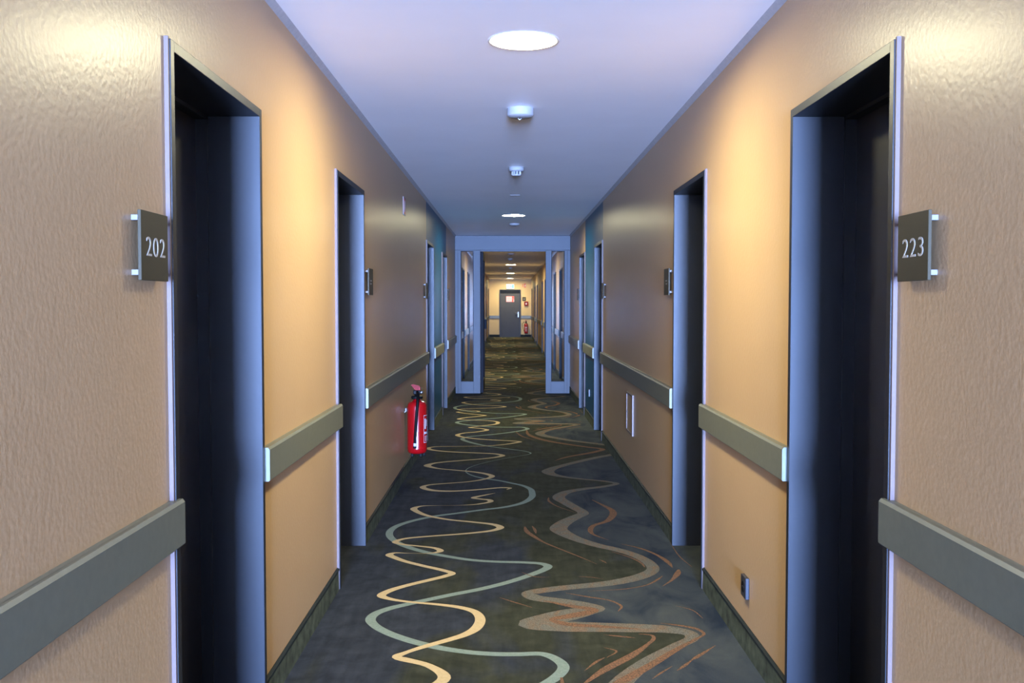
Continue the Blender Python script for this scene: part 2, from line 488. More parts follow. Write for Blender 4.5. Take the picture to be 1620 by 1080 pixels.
# ------------------------------------------------------------------ carpet
CARPET_REPEAT = 7.51
CARPET = {
  'cream': [(-0.460,3.985,0.045), (-0.432,4.029,0.030), (-0.359,4.104,0.035), (-0.265,4.185,0.040), (-0.192,4.257,0.045), (-0.149,4.335,0.050), (-0.132,4.466,0.048), (-0.163,4.577,0.042), (-0.238,4.644,0.038), (-0.353,4.691,0.030), (-0.470,4.724,0.025), (-0.572,4.768,0.032), (-0.635,4.830,0.045), (-0.607,4.912,0.045), (-0.529,5.006,0.040), (-0.417,5.109,0.040), (-0.340,5.182,0.042), (-0.306,5.233,0.040), (-0.356,5.292,0.038), (-0.478,5.391,0.036), (-0.586,5.485,0.036), (-0.655,5.568,0.042), (-0.693,5.631,0.045), (-0.667,5.671,0.025), (-0.591,5.665,0.007), (-0.502,5.660,0.007), (-0.437,5.673,0.022), (-0.403,5.715,0.040), (-0.437,5.780,0.034), (-0.540,5.832,0.024), (-0.635,5.871,0.028), (-0.694,5.932,0.040), (-0.650,6.013,0.032), (-0.524,6.072,0.030), (-0.344,6.128,0.032), (-0.198,6.183,0.036), (-0.095,6.247,0.042), (-0.055,6.322,0.050), (-0.097,6.404,0.045), (-0.247,6.485,0.034), (-0.408,6.557,0.032), (-0.562,6.684,0.038), (-0.646,6.819,0.046), (-0.675,6.917,0.048), (-0.629,6.998,0.026), (-0.521,7.017,0.006), (-0.353,7.026,0.008), (-0.226,7.066,0.026), (-0.136,7.154,0.040), (-0.147,7.217,0.044), (-0.206,7.250,0.034), (-0.265,7.298,0.042), (-0.194,7.392,0.030), (-0.105,7.484,0.005)],
  'cream2': [(-0.017,7.623,0.006), (0.008,7.691,0.034), (-0.062,7.705,0.038), (-0.200,7.642,0.038), (-0.337,7.587,0.040), (-0.470,7.562,0.048), (-0.600,7.599,0.055), (-0.683,7.723,0.050), (-0.654,7.812,0.034), (-0.567,7.867,0.028), (-0.450,7.912,0.024), (-0.319,7.974,0.026), (-0.222,8.060,0.032), (-0.162,8.143,0.042), (-0.142,8.227,0.050), (-0.193,8.332,0.050), (-0.303,8.433,0.042), (-0.450,8.518,0.034), (-0.599,8.594,0.032), (-0.683,8.674,0.050), (-0.734,8.770,0.066), (-0.685,8.896,0.045), (-0.586,8.978,0.040), (-0.402,9.073,0.038), (-0.252,9.151,0.038), (-0.122,9.249,0.045), (-0.060,9.350,0.052), (-0.125,9.453,0.048), (-0.300,9.514,0.044), (-0.505,9.568,0.044), (-0.671,9.639,0.048), (-0.782,9.740,0.052), (-0.809,9.861,0.040), (-0.732,9.940,0.028), (-0.482,9.961,0.020), (-0.232,9.992,0.022), (-0.065,10.081,0.034), (0.063,10.210,0.048), (0.116,10.300,0.048), (0.021,10.362,0.044), (-0.199,10.445,0.044), (-0.379,10.545,0.044), (-0.500,10.656,0.046), (-0.571,10.822,0.052), (-0.515,10.981,0.042), (-0.351,11.106,0.042), (-0.251,11.263,0.052), (-0.322,11.395,0.038), (-0.460,11.495,0.045)],
  'teal': [(0.144,4.014,0.045), (0.037,4.014,0.045), (-0.061,4.018,0.046), (-0.159,4.037,0.046), (-0.259,4.075,0.047), (-0.362,4.133,0.050), (-0.460,4.208,0.050), (-0.542,4.290,0.048), (-0.605,4.378,0.046), (-0.638,4.466,0.048), (-0.626,4.549,0.048), (-0.574,4.625,0.048), (-0.499,4.689,0.046), (-0.393,4.770,0.046), (-0.283,4.852,0.046), (-0.150,4.942,0.046), (-0.020,5.053,0.046), (0.104,5.191,0.048), (0.204,5.332,0.050), (0.216,5.388,0.050), (0.179,5.436,0.046), (0.081,5.462,0.044), (-0.084,5.480,0.042), (-0.217,5.517,0.042), (-0.356,5.596,0.044), (-0.486,5.690,0.046), (-0.594,5.801,0.048), (-0.676,5.918,0.048), (-0.741,6.073,0.046), (-0.760,6.218,0.046), (-0.735,6.361,0.046), (-0.652,6.514,0.044), (-0.507,6.666,0.042), (-0.353,6.763,0.040), (-0.194,6.868,0.040), (-0.030,6.966,0.042), (0.099,7.113,0.048), (0.171,7.324,0.050), (0.179,7.510,0.050), (0.168,7.653,0.045), (0.105,7.809,0.038), (0.020,7.907,0.035), (-0.071,8.012,0.032), (-0.208,8.124,0.028), (-0.309,8.260,0.020), (-0.368,8.423,0.012), (-0.372,8.569,0.009), (-0.321,8.744,0.008), (-0.195,8.972,0.008), (-0.007,9.213,0.008), (0.184,9.422,0.010), (0.214,9.503,0.016), (0.165,9.626,0.020), (-0.009,9.791,0.024), (-0.220,9.989,0.034), (-0.351,10.167,0.050), (-0.464,10.380,0.052), (-0.501,10.537,0.046), (-0.433,10.703,0.040), (-0.194,10.869,0.042), (0.033,11.079,0.046), (0.187,11.280,0.050), (0.218,11.400,0.048), (0.144,11.524,0.045)],
  'band': [(0.798,4.211,0.062), (0.794,4.272,0.070), (0.703,4.323,0.095), (0.576,4.342,0.115), (0.420,4.353,0.125), (0.242,4.367,0.140), (0.109,4.402,0.140), (0.184,4.469,0.150), (0.275,4.532,0.150), (0.359,4.584,0.120), (0.423,4.627,0.075), (0.367,4.681,0.080), (0.248,4.742,0.085), (0.129,4.799,0.085), (0.102,4.873,0.075), (0.210,4.938,0.080), (0.326,4.982,0.080), (0.470,5.027,0.085), (0.598,5.090,0.088), (0.711,5.185,0.085), (0.788,5.307,0.070), (0.787,5.452,0.070), (0.729,5.618,0.070), (0.642,5.743,0.075), (0.545,5.838,0.078), (0.448,5.964,0.085), (0.372,6.108,0.100), (0.321,6.282,0.115), (0.370,6.468,0.105), (0.451,6.630,0.090), (0.517,6.759,0.080), (0.480,6.917,0.085), (0.423,7.106,0.090), (0.374,7.317,0.095), (0.448,7.525,0.088), (0.575,7.643,0.075), (0.723,7.733,0.065), (0.826,7.817,0.055), (0.871,7.889,0.050), (0.786,7.989,0.045), (0.592,8.100,0.045), (0.461,8.199,0.060), (0.369,8.319,0.090), (0.339,8.461,0.110), (0.397,8.632,0.090), (0.510,8.809,0.075), (0.659,9.016,0.075), (0.831,9.233,0.075), (0.996,9.412,0.075), (1.142,9.711,0.075), (1.046,10.008,0.075), (0.834,10.225,0.080), (0.671,10.378,0.085), (0.507,10.601,0.095), (0.404,10.750,0.105), (0.347,10.956,0.105), (0.421,11.192,0.090), (0.546,11.410,0.075), (0.700,11.605,0.062), (0.798,11.721,0.062)],
  'r1': [(0.276,3.675,0.008), (0.347,3.790,0.028), (0.401,3.866,0.040), (0.507,3.997,0.038), (0.594,4.132,0.018), (0.629,4.203,0.018), (0.627,4.244,0.014), (0.571,4.263,0.004)],
  'r2': [(0.383,3.663,0.030), (0.439,3.725,0.045), (0.562,3.878,0.040), (0.714,4.078,0.028), (0.818,4.203,0.015), (0.859,4.260,0.015), (0.846,4.318,0.020), (0.805,4.357,0.022), (0.691,4.409,0.004)],
  'r3': [(0.666,3.829,0.003), (0.703,3.878,0.016), (0.748,3.946,0.008), (0.765,3.967,0.018), (0.880,4.116,0.003)],
  'r4': [(0.556,3.744,0.003), (0.597,3.802,0.010), (0.656,3.878,0.003)],
  'r5': [(0.619,7.223,0.008), (0.691,6.992,0.030), (0.726,6.856,0.045), (0.720,6.717,0.050), (0.651,6.498,0.042), (0.560,6.383,0.035), (0.525,6.256,0.035), (0.531,6.135,0.022), (0.615,5.979,0.003)],
  'r6': [(0.103,6.347,0.010), (0.117,6.205,0.032), (0.162,6.061,0.028), (0.216,5.922,0.016), (0.326,5.723,0.014), (0.417,5.564,0.010), (0.492,5.422,0.003)],
  'r6b': [(0.153,6.366,0.004), (0.167,6.258,0.020), (0.172,6.153,0.004)],
  'r7': [(0.677,5.889,0.003), (0.782,5.775,0.018), (0.861,5.612,0.022), (0.896,5.458,0.028), (0.902,5.347,0.005)],
  'r8': [(0.930,5.308,0.012), (0.911,5.233,0.034), (0.864,5.116,0.018), (0.790,4.989,0.003)],
  'r9': [(0.821,5.184,0.003), (0.783,5.112,0.014), (0.709,5.011,0.010), (0.580,4.940,0.008), (0.399,4.908,0.003)],
  'r10': [(0.751,5.360,0.008), (0.744,5.440,0.014), (0.705,5.549,0.012), (0.601,5.707,0.003)],
  'r11': [(0.299,7.309,0.006), (0.294,7.191,0.018), (0.341,7.009,0.012), (0.467,6.773,0.003)],
  'r12': [(0.983,5.920,0.002), (0.983,5.590,0.008), (1.013,5.359,0.003)],
  'r13': [(0.401,4.094,0.002), (0.450,4.049,0.010), (0.403,3.975,0.003)],
  'r14': [(0.300,3.830,0.002), (0.360,3.933,0.014), (0.395,3.975,0.003)],
  'r15': [(0.417,4.253,0.002), (0.497,4.228,0.016), (0.550,4.212,0.003)],
  'r17': [(0.170,4.750,0.006), (0.304,4.659,0.040), (0.405,4.600,0.050), (0.295,4.516,0.060), (0.204,4.461,0.040), (0.258,4.398,0.045), (0.413,4.363,0.035), (0.579,4.328,0.010)],
  'r18': [(0.286,4.876,0.004), (0.392,4.811,0.014), (0.496,4.749,0.012), (0.541,4.658,0.014), (0.517,4.581,0.003)],
  'r19': [(-0.047,4.802,0.002), (0.031,4.720,0.010), (0.112,4.640,0.003)],
  'r20': [(0.501,5.124,0.002), (0.437,5.161,0.010), (0.371,5.173,0.003)],
  'r21': [(0.801,4.667,0.002), (0.870,4.599,0.008), (0.897,4.477,0.003)],
  'r22': [(0.068,5.260,0.002), (0.135,5.174,0.009), (0.218,5.161,0.002)],
  'r23': [(0.514,5.522,0.002), (0.535,5.481,0.012), (0.549,5.440,0.002)],
  'b1': [(0.204,11.270,0.010), (0.219,10.885,0.040), (0.295,10.605,0.060), (0.410,10.368,0.065), (0.564,10.160,0.060), (0.773,9.933,0.050), (0.937,9.767,0.055), (0.838,9.574,0.060), (0.552,9.260,0.040), (0.427,9.043,0.005)],
  'b2': [(0.072,11.158,0.003), (0.146,10.728,0.020), (0.270,10.427,0.005)],
}
def spline(pts, n=6):
    """centripetal Catmull-Rom through (x, y, width) points"""
    p = [Vector(q) for q in pts]; out = []
    for i in range(len(p) - 1):
        a = p[i - 1] if i else p[0] * 2 - p[1]
        b, c = p[i], p[i + 1]
        d = p[i + 2] if i + 2 < len(p) else p[-1] * 2 - p[-2]
        def tj(t, u, v): return t + max((u.xy - v.xy).length, 1e-5) ** 0.5
        t0 = 0.0; t1 = tj(t0, a, b); t2 = tj(t1, b, c); t3 = tj(t2, c, d)
        for q in range(n):
            t = t1 + (t2 - t1) * q / n
            A1 = a * ((t1 - t) / (t1 - t0)) + b * ((t - t0) / (t1 - t0))
            A2 = b * ((t2 - t) / (t2 - t1)) + c * ((t - t1) / (t2 - t1))
            A3 = c * ((t3 - t) / (t3 - t2)) + d * ((t - t2) / (t3 - t2))
            B1 = A1 * ((t2 - t) / (t2 - t0)) + A2 * ((t - t0) / (t2 - t0))
            B2 = A2 * ((t3 - t) / (t3 - t1)) + A3 * ((t - t1) / (t3 - t1))
            out.append(B1 * ((t2 - t) / (t2 - t1)) + B2 * ((t - t1) / (t2 - t1)))
    out.append(p[-1])
    return out

fl = MB()
BOUNCE_FLOOR_Y = -1.2               # behind the camera an added pale floor bounces window light onto the ceiling
fl.box(XL - 0.30, XR + 0.30, BOUNCE_FLOOR_Y, Y1, -0.05, 0.0, 'carpet')
fl.box(XL - 0.30, XR + 0.30, Y0, BOUNCE_FLOOR_Y, -0.05, 0.0, 'bounce_floor')

def ribbon(pts, z, m):
    k = fl.mi(m); P = spline(pts); prev = None; n = len(P)
    # signed radius of curvature, so the inner edge never folds over itself
    side = []
    for i, p in enumerate(P):
        a = P[max(i - 1, 0)].xy; c = P[min(i + 1, n - 1)].xy; q = p.xy
        ab = q - a; bc = c - q; ac = c - a
        cr = ab.x * bc.y - ab.y * bc.x
        den = ab.length * bc.length * ac.length
        side.append(2 * cr / den if den > 1e-12 else 0.0)
    for i, p in enumerate(P):
        t = (P[min(i + 1, n - 1)].xy - P[max(i - 1, 0)].xy)
        if t.length < 1e-9:
            continue
        t.normalize(); nrm = Vector((-t.y, t.x)); w = max(p.z, 0.002) / 2
        kap = max(side[max(i - 1, 0):i + 2], key=abs)
        pair = []
        for s in (-1, 1):
            ww = w
            if kap * s > 0:
                ww = min(w, 0.85 / abs(kap))
            q = p.xy + nrm * ww * s
            pair.append(fl.bm.verts.new((min(max(q.x, XL - 0.2), XR + 0.2), q.y, z + (i % 100) * 4e-6)))
        if prev:
            for tri in ((prev[0], prev[1], pair[1]), (prev[0], pair[1], pair[0])):
                f = fl.bm.faces.new(tri); f.material_index = k
                f.normal_update()
                if f.normal.z < 0:
                    f.normal_flip()
        prev = pair

L_ = CARPET_REPEAT
def shifted(name, rep):
    return [(x, y + rep * L_, w_) for x, y, w_ in CARPET[name]]
def clip(pts):
    return [q for q in pts if BOUNCE_FLOOR_Y + 0.1 < q[1] < Y1 - 0.1]

REPS = range(-1, 6)
# the sage line and the taupe band run on without a break
for nm, z, m in (('teal', 0.0008, 'c_teal'), ('band', 0.0008, 'c_band')):
    chain = []
    for rep in REPS:
        chain += shifted(nm, rep)[:-1]
    ribbon(clip(chain), z, m)
    if nm == 'band':
        # blue-grey ground between the band and the right-hand wall
        kb = fl.mi('c_blue')
        cs = spline(clip(chain), 3)
        ol = [Vector((min(q.x, XR + 0.12), q.y, 0)) for q in cs]
        ol += [Vector((XR + 0.2, cs[-1].y, 0)), Vector((XR + 0.2, cs[0].y, 0))]
        vs = [fl.bm.verts.new((v.x, v.y, 0.0004)) for v in ol]
        for tri in tessellate_polygon([ol]):
            if len(set(tri)) < 3:
                continue
            try:
                f = fl.bm.faces.new([vs[i] for i in tri])
            except ValueError:
                continue
            f.material_index = kb; f.normal_update()
            if f.normal.z < 0:
                f.normal_flip()
for rep in REPS:
    pts = clip(shifted('cream2', rep - 1) + shifted('cream', rep)[1:])
    if len(pts) > 3:
        ribbon(pts, 0.0016, 'c_cream')
    for q in CARPET:
        if q[0] in 'rb' and q != 'band':
            pts = clip(shifted(q, rep))
            if len(pts) > 2:
                ribbon(pts, 0.0012, 'c_rust')
structure(fl.build('floor', recalc=False))

# ------------------------------------------------------------------ doors
def make_door(side):
    """frame, filler strip, leaf and handle; local origin on the wall face at the near edge, floor level"""
    s = 1 if side < 0 else -1          # +1: the wall faces +X
    root = structure(empty('door_1'))
    def bx(mb, d0, d1, y0, y1, z0, z1, m, bev=0.0):
        a, b = s * d0, s * d1
        mb.box(min(a, b), max(a, b), y0, y1, z0, z1, m, bev)
    f = MB()
    W, T = DOOR_W, DOOR_TOP
    fw = 0.028
    # near jamb, far jamb, header: flat steel linings 0.205 deep
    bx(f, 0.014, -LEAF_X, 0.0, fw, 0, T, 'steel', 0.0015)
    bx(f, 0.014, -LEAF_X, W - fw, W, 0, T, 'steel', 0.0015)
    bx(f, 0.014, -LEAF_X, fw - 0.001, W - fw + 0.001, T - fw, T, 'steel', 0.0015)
    # stop the leaf closes against
    bx(f, -0.165, -LEAF_X, fw - 0.001, fw + 0.012, 0, T - fw, 'steel')
    bx(f, -0.165, -LEAF_X, W - fw - 0.012, W - fw + 0.001, 0, T - fw, 'steel')
    bx(f, -0.165, -LEAF_X, fw, W - fw, T - fw - 0.012, T - fw + 0.001, 'steel')
    fr = f.build('door_frame', root)
    g = MB()
    bx(g, 0.0, 0.011, -0.010, 0.0005, 0, T + 0.004, 'gap')
    bx(g, 0.0, 0.004, W - 0.0005, W + 0.004, 0, T + 0.004, 'gap')
    g.build('sealant_strip', root)
    l = MB()
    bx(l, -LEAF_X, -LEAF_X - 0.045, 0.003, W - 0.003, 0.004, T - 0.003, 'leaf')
    leaf = l.build('door_leaf', root)
    h = MB()
    yh = 0.10
    dirn = 1
    bx(h, -LEAF_X + 0.001, -LEAF_X + 0.009, yh - 0.02, yh + 0.02, 0.98, 1.20, 'chrome', 0.003)
    h.tube([(s * (-LEAF_X + 0.008), yh, 1.12), (s * (-LEAF_X + 0.045), yh, 1.12), (s * (-LEAF_X + 0.055), yh + dirn * 0.02, 1.12), (s * (-LEAF_X + 0.055), yh + dirn * 0.125, 1.12)], 0.009, 'chrome')
    h.build('door_handle', leaf)
    return root

for side in (-1, 1):
    proto = make_door(side)
    for i, d in enumerate(DOORS):
        o = proto if i == 0 else copy_tree(proto)
        o.name = 'door_%d' % (i + 1 + (0 if side < 0 else len(DOORS)))
        o.location = (side_x(side, 0), d, 0)

# ------------------------------------------------------------------ bumper rails and carpet skirting
tn = 3
def stretches(side):
    y = -5.0; out = []
    for d in DOORS:
        out.append((y, d)); y = d + DOOR_W
    out.append((y, Y1))
    res = []
    for a, b in out:
        if a < PART_Y < b:
            res += [(a, PART_Y - 0.002), (PART_Y + 0.09, b)]
        else:
            res.append((a, b))
    return res
for side in (-1, 1):
    sk = MB()
    for a, b in stretches(side):
        door_near = any(abs(b - d) < 1e-6 for d in DOORS)
        ra = a + 0.003
        rb = b + 0.019 if door_near else b - 0.002
        mb = MB()
        x = [(0.0, 0.826), (0.026, 0.826), (0.030, 0.830), (0.030, 0.938), (0.024, 0.946), (0.0, 0.946)]
        if door_near:      # lies over the proud edge of the frame
            x = [(0.0145, z) if u == 0 else (u, z) for u, z in x]
            mb.prism([(0.0, 0.826), (0.016, 0.826), (0.016, 0.946), (0.0, 0.946)], b - 0.011 - ra, 'rail', lambda u, v, dd, s=side, r=ra: (side_x(s, u), r + dd, v))
        mb.prism(x, rb - ra, 'rail', lambda u, v, dd, s=side, r=ra: (side_x(s, u), r + dd, v))
        structure(mb.build('trim_%d' % tn)); tn += 1
        if b - a > 0.2:
            e = b - 0.011 if door_near else b
            prof = [(0, 0.0), (0.010, 0.0), (0.008, 0.1), (0.0, 0.1)]
            sk.prism(prof, e - a - 0.005, 'skirt', lambda u, v, dd, s=side, r=a: (side_x(s, u), r + 0.005 + dd, v))
            sk.prism([(0, 0.1), (0.012, 0.1), (0.012, 0.107), (0.004, 0.113), (0, 0.113)], e - a - 0.005, 'skirt_cap', lambda u, v, dd, s=side, r=a: (side_x(s, u), r + 0.005 + dd, v))
    structure(sk.build('baseboard_left' if side < 0 else 'baseboard_right'))

# ------------------------------------------------------------------ far end wall
FD0, FD1, FDT = -0.405, 0.515, 2.095         # fire door opening in x, top
dr = structure(empty('door_%d' % (2 * len(DOORS) + 1), (0, 0, 0)))
mb = MB()
mb.box(FD0, FD0 + 0.03, Y1 - 0.06, Y1 - 0.001, 0, FDT, 'steel', 0.003)
mb.box(FD1 - 0.03, FD1, Y1 - 0.06, Y1 - 0.001, 0, FDT, 'steel', 0.003)
mb.box(FD0 + 0.029, FD1 - 0.029, Y1 - 0.06, Y1 - 0.001, FDT - 0.03, FDT, 'steel', 0.003)
mb.box(FD0 + 0.029, FD1 - 0.029, Y1 - 0.03, Y1 - 0.001, FDT - 0.18, FDT - 0.029, 'dark_part')
mb.build('door_frame', dr)
mb = MB(); mb.box(FD0 + 0.032, FD1 - 0.032, Y1 - 0.045, Y1 - 0.002, 0.006, FDT - 0.182, 'fire_door', 0.002)
lf = mb.build('door_leaf', dr)
mb = MB()
hx = FD1 - 0.10
mb.box(hx - 0.022, hx + 0.022, Y1 - 0.055, Y1 - 0.0455, 0.88, 1.11, 'chrome', 0.003)
mb.tube([(hx, Y1 - 0.055, 1.06), (hx, Y1 - 0.10, 1.06), (hx - 0.02, Y1 - 0.105, 1.06), (hx - 0.15, Y1 - 0.105, 1.06)], 0.012, 'chrome')
mb.build('door_handle', lf)
mb = MB(); mb.lathe([(0, 0), (0.017, 0), (0.017, 0.02), (0, 0.02)], 'black', (hx - 0.085, Y1 - 0.065, 0.955), 'Y', 16)
mb.build('door_lock', lf)

sk = MB()
for a, b in ((XL + 0.013, FD0 - 0.002), (FD1 + 0.002, XR - 0.013)):
    sk.box(a, b, Y1 - 0.012, Y1 - 0.001, 0, 0.11, 'skirt_cap', 0.002)
    mb = MB()
    mb.box(a + 0.02, b - (0.0 if a < 0 else 0.02), Y1 - 0.03, Y1 - 0.001, 0.826, 0.946, 'rail', 0.003)
    structure(mb.build('trim_%d' % tn)); tn += 1
structure(sk.build('baseboard_front'))

def flat_sign(name, label, cat, x0, x1, z0, z1, base, t=0.006):
    o = thing(name, label, cat, ((x0 + x1) / 2, Y1 - 0.001, (z0 + z1) / 2))
    mb = MB(); mb.box((x0 - x1) / 2, (x1 - x0) / 2, -t, 0, (z0 - z1) / 2, (z1 - z0) / 2, base, 0.001)
    mb.build('sign_plate', o)
    return o

def extinguisher_pictogram(mb, s, m, frame):
    """bottle with hose, about s high; frame(u, v, d)"""
    mb.prism([(-0.16 * s, -0.45 * s), (0.12 * s, -0.45 * s), (0.12 * s, 0.18 * s), (0.05 * s, 0.27 * s), (-0.09 * s, 0.27 * s), (-0.16 * s, 0.18 * s)], 0.0012, m, frame)
    mb.prism([(-0.06 * s, 0.28 * s), (0.02 * s, 0.28 * s), (0.02 * s, 0.36 * s), (0.26 * s, 0.40 * s), (0.26 * s, 0.46 * s), (-0.06 * s, 0.42 * s)], 0.0012, m, frame)
    mb.prism([(0.20 * s, 0.38 * s), (0.28 * s, 0.38 * s), (0.28 * s, -0.2 * s), (0.20 * s, -0.2 * s)], 0.0012, m, frame)

# illuminated exit sign over the fire door
ex = thing('exit_sign', 'glowing green and white emergency exit sign over the far fire door', 'exit sign', (0.06, Y1 - 0.001, 2.235))
mb = MB(); mb.box(-0.175, 0.175, -0.07, 0, -0.105, 0.105, 'white', 0.006); mb.build('sign_housing', ex)
mb = MB(); mb.box(-0.165, 0.165, -0.074, -0.0705, -0.095, 0.095, 'exit_white'); face = mb.build('sign_face', ex)
mb = MB()
fr_ = lambda u, v, d: (u, -0.0745 - d, v)
mb.prism([(0.08, -0.08), (0.155, -0.08), (0.155, 0.08), (0.08, 0.08)], 0.001, 'exit_green', fr_)          # doorway
mb.prism([(-0.13, 0.0), (-0.08, 0.045), (-0.08, 0.018), (-0.02, 0.018), (-0.02, -0.018), (-0.08, -0.018), (-0.08, -0.045)], 0.001, 'exit_green', fr_)   # arrow
mb.prism([(0.02, 0.03), (0.055, 0.03), (0.075, -0.01), (0.05, -0.07), (0.03, -0.07), (0.04, -0.02), (0.0, -0.06), (-0.012, -0.045)], 0.001, 'exit_green', fr_)  # running figure
mb.prism([(0.045 + 0.014 * math.cos(a * PI / 4), 0.052 + 0.014 * math.sin(a * PI / 4)) for a in range(8)], 0.001, 'exit_green', fr_)
mb.build('exit_pictogram', face)

so_ = flat_sign('fire_extinguisher_sign', 'small red and white fire extinguisher pictogram sign high on the far end wall', 'sign', 0.590, 0.755, 2.190, 2.355, 'orange_red')
mb = MB(); mb.box(-0.082, 0.0, -0.0072, -0.0062, -0.082, 0.082, 'end_wall')
mb.box(-0.075, -0.012, -0.0084, -0.0074, 0.045, 0.06, 'orange_red'); mb.box(-0.075, -0.055, -0.0084, -0.0074, -0.07, 0.045, 'orange_red')
extinguisher_pictogram(mb, 0.12, 'paper', lambda u, v, d: (u + 0.045, -0.0064 - d, v))
mb.build('pictogram', so_)

sg = flat_sign('fire_door_notice', 'pale pink and orange-red printed notice on the grey fire door', 'notice', -0.120, 0.235, 1.545, 1.805, 'orange_red', 0.003)
sg.location.y = Y1 - 0.046
mb = MB(); mb.box(-0.165, 0.075, -0.0045, -0.0035, -0.118, 0.115, 'pink')
mb.box(0.085, 0.165, -0.0045, -0.0035, 0.01, 0.018, 'pink'); mb.box(0.150, 0.172, -0.0045, -0.0035, -0.12, -0.02, 'paper')
for q in range(5):
    mb.box(-0.13, 0.04 - 0.02 * (q % 2), -0.0055, -0.0047, 0.07 - q * 0.035, 0.077 - q * 0.035, 'orange_red')
mb.build('printed_panel', sg)

nb = flat_sign('end_wall_plaque', 'small square dark plaque on the far end wall beside the fire door', 'plaque', 0.595, 0.755, 1.595, 1.765, 'plaque', 0.008)
mb = MB(); mb.box(-0.05, 0.05, -0.0095, -0.0083, -0.006, 0.012, 'digit'); mb.box(-0.02, 0.02, -0.0095, -0.0083, -0.035, -0.022, 'digit'); mb.build('lettering', nb)

cp = thing('manual_call_point', 'red box-shaped fire alarm call point on the far end wall under the square plaque', 'call point', (0.765, Y1 - 0.001, 1.475))
mb = MB(); mb.box(-0.085, 0.085, -0.055, 0, -0.095, 0.095, 'red_plastic', 0.012, 3); mb.build('call_point_housing', cp)
mb = MB(); mb.box(-0.035, 0.035, -0.0575, -0.0552, -0.045, 0.04, 'paper', 0.001); mb.build('break_glass', cp)

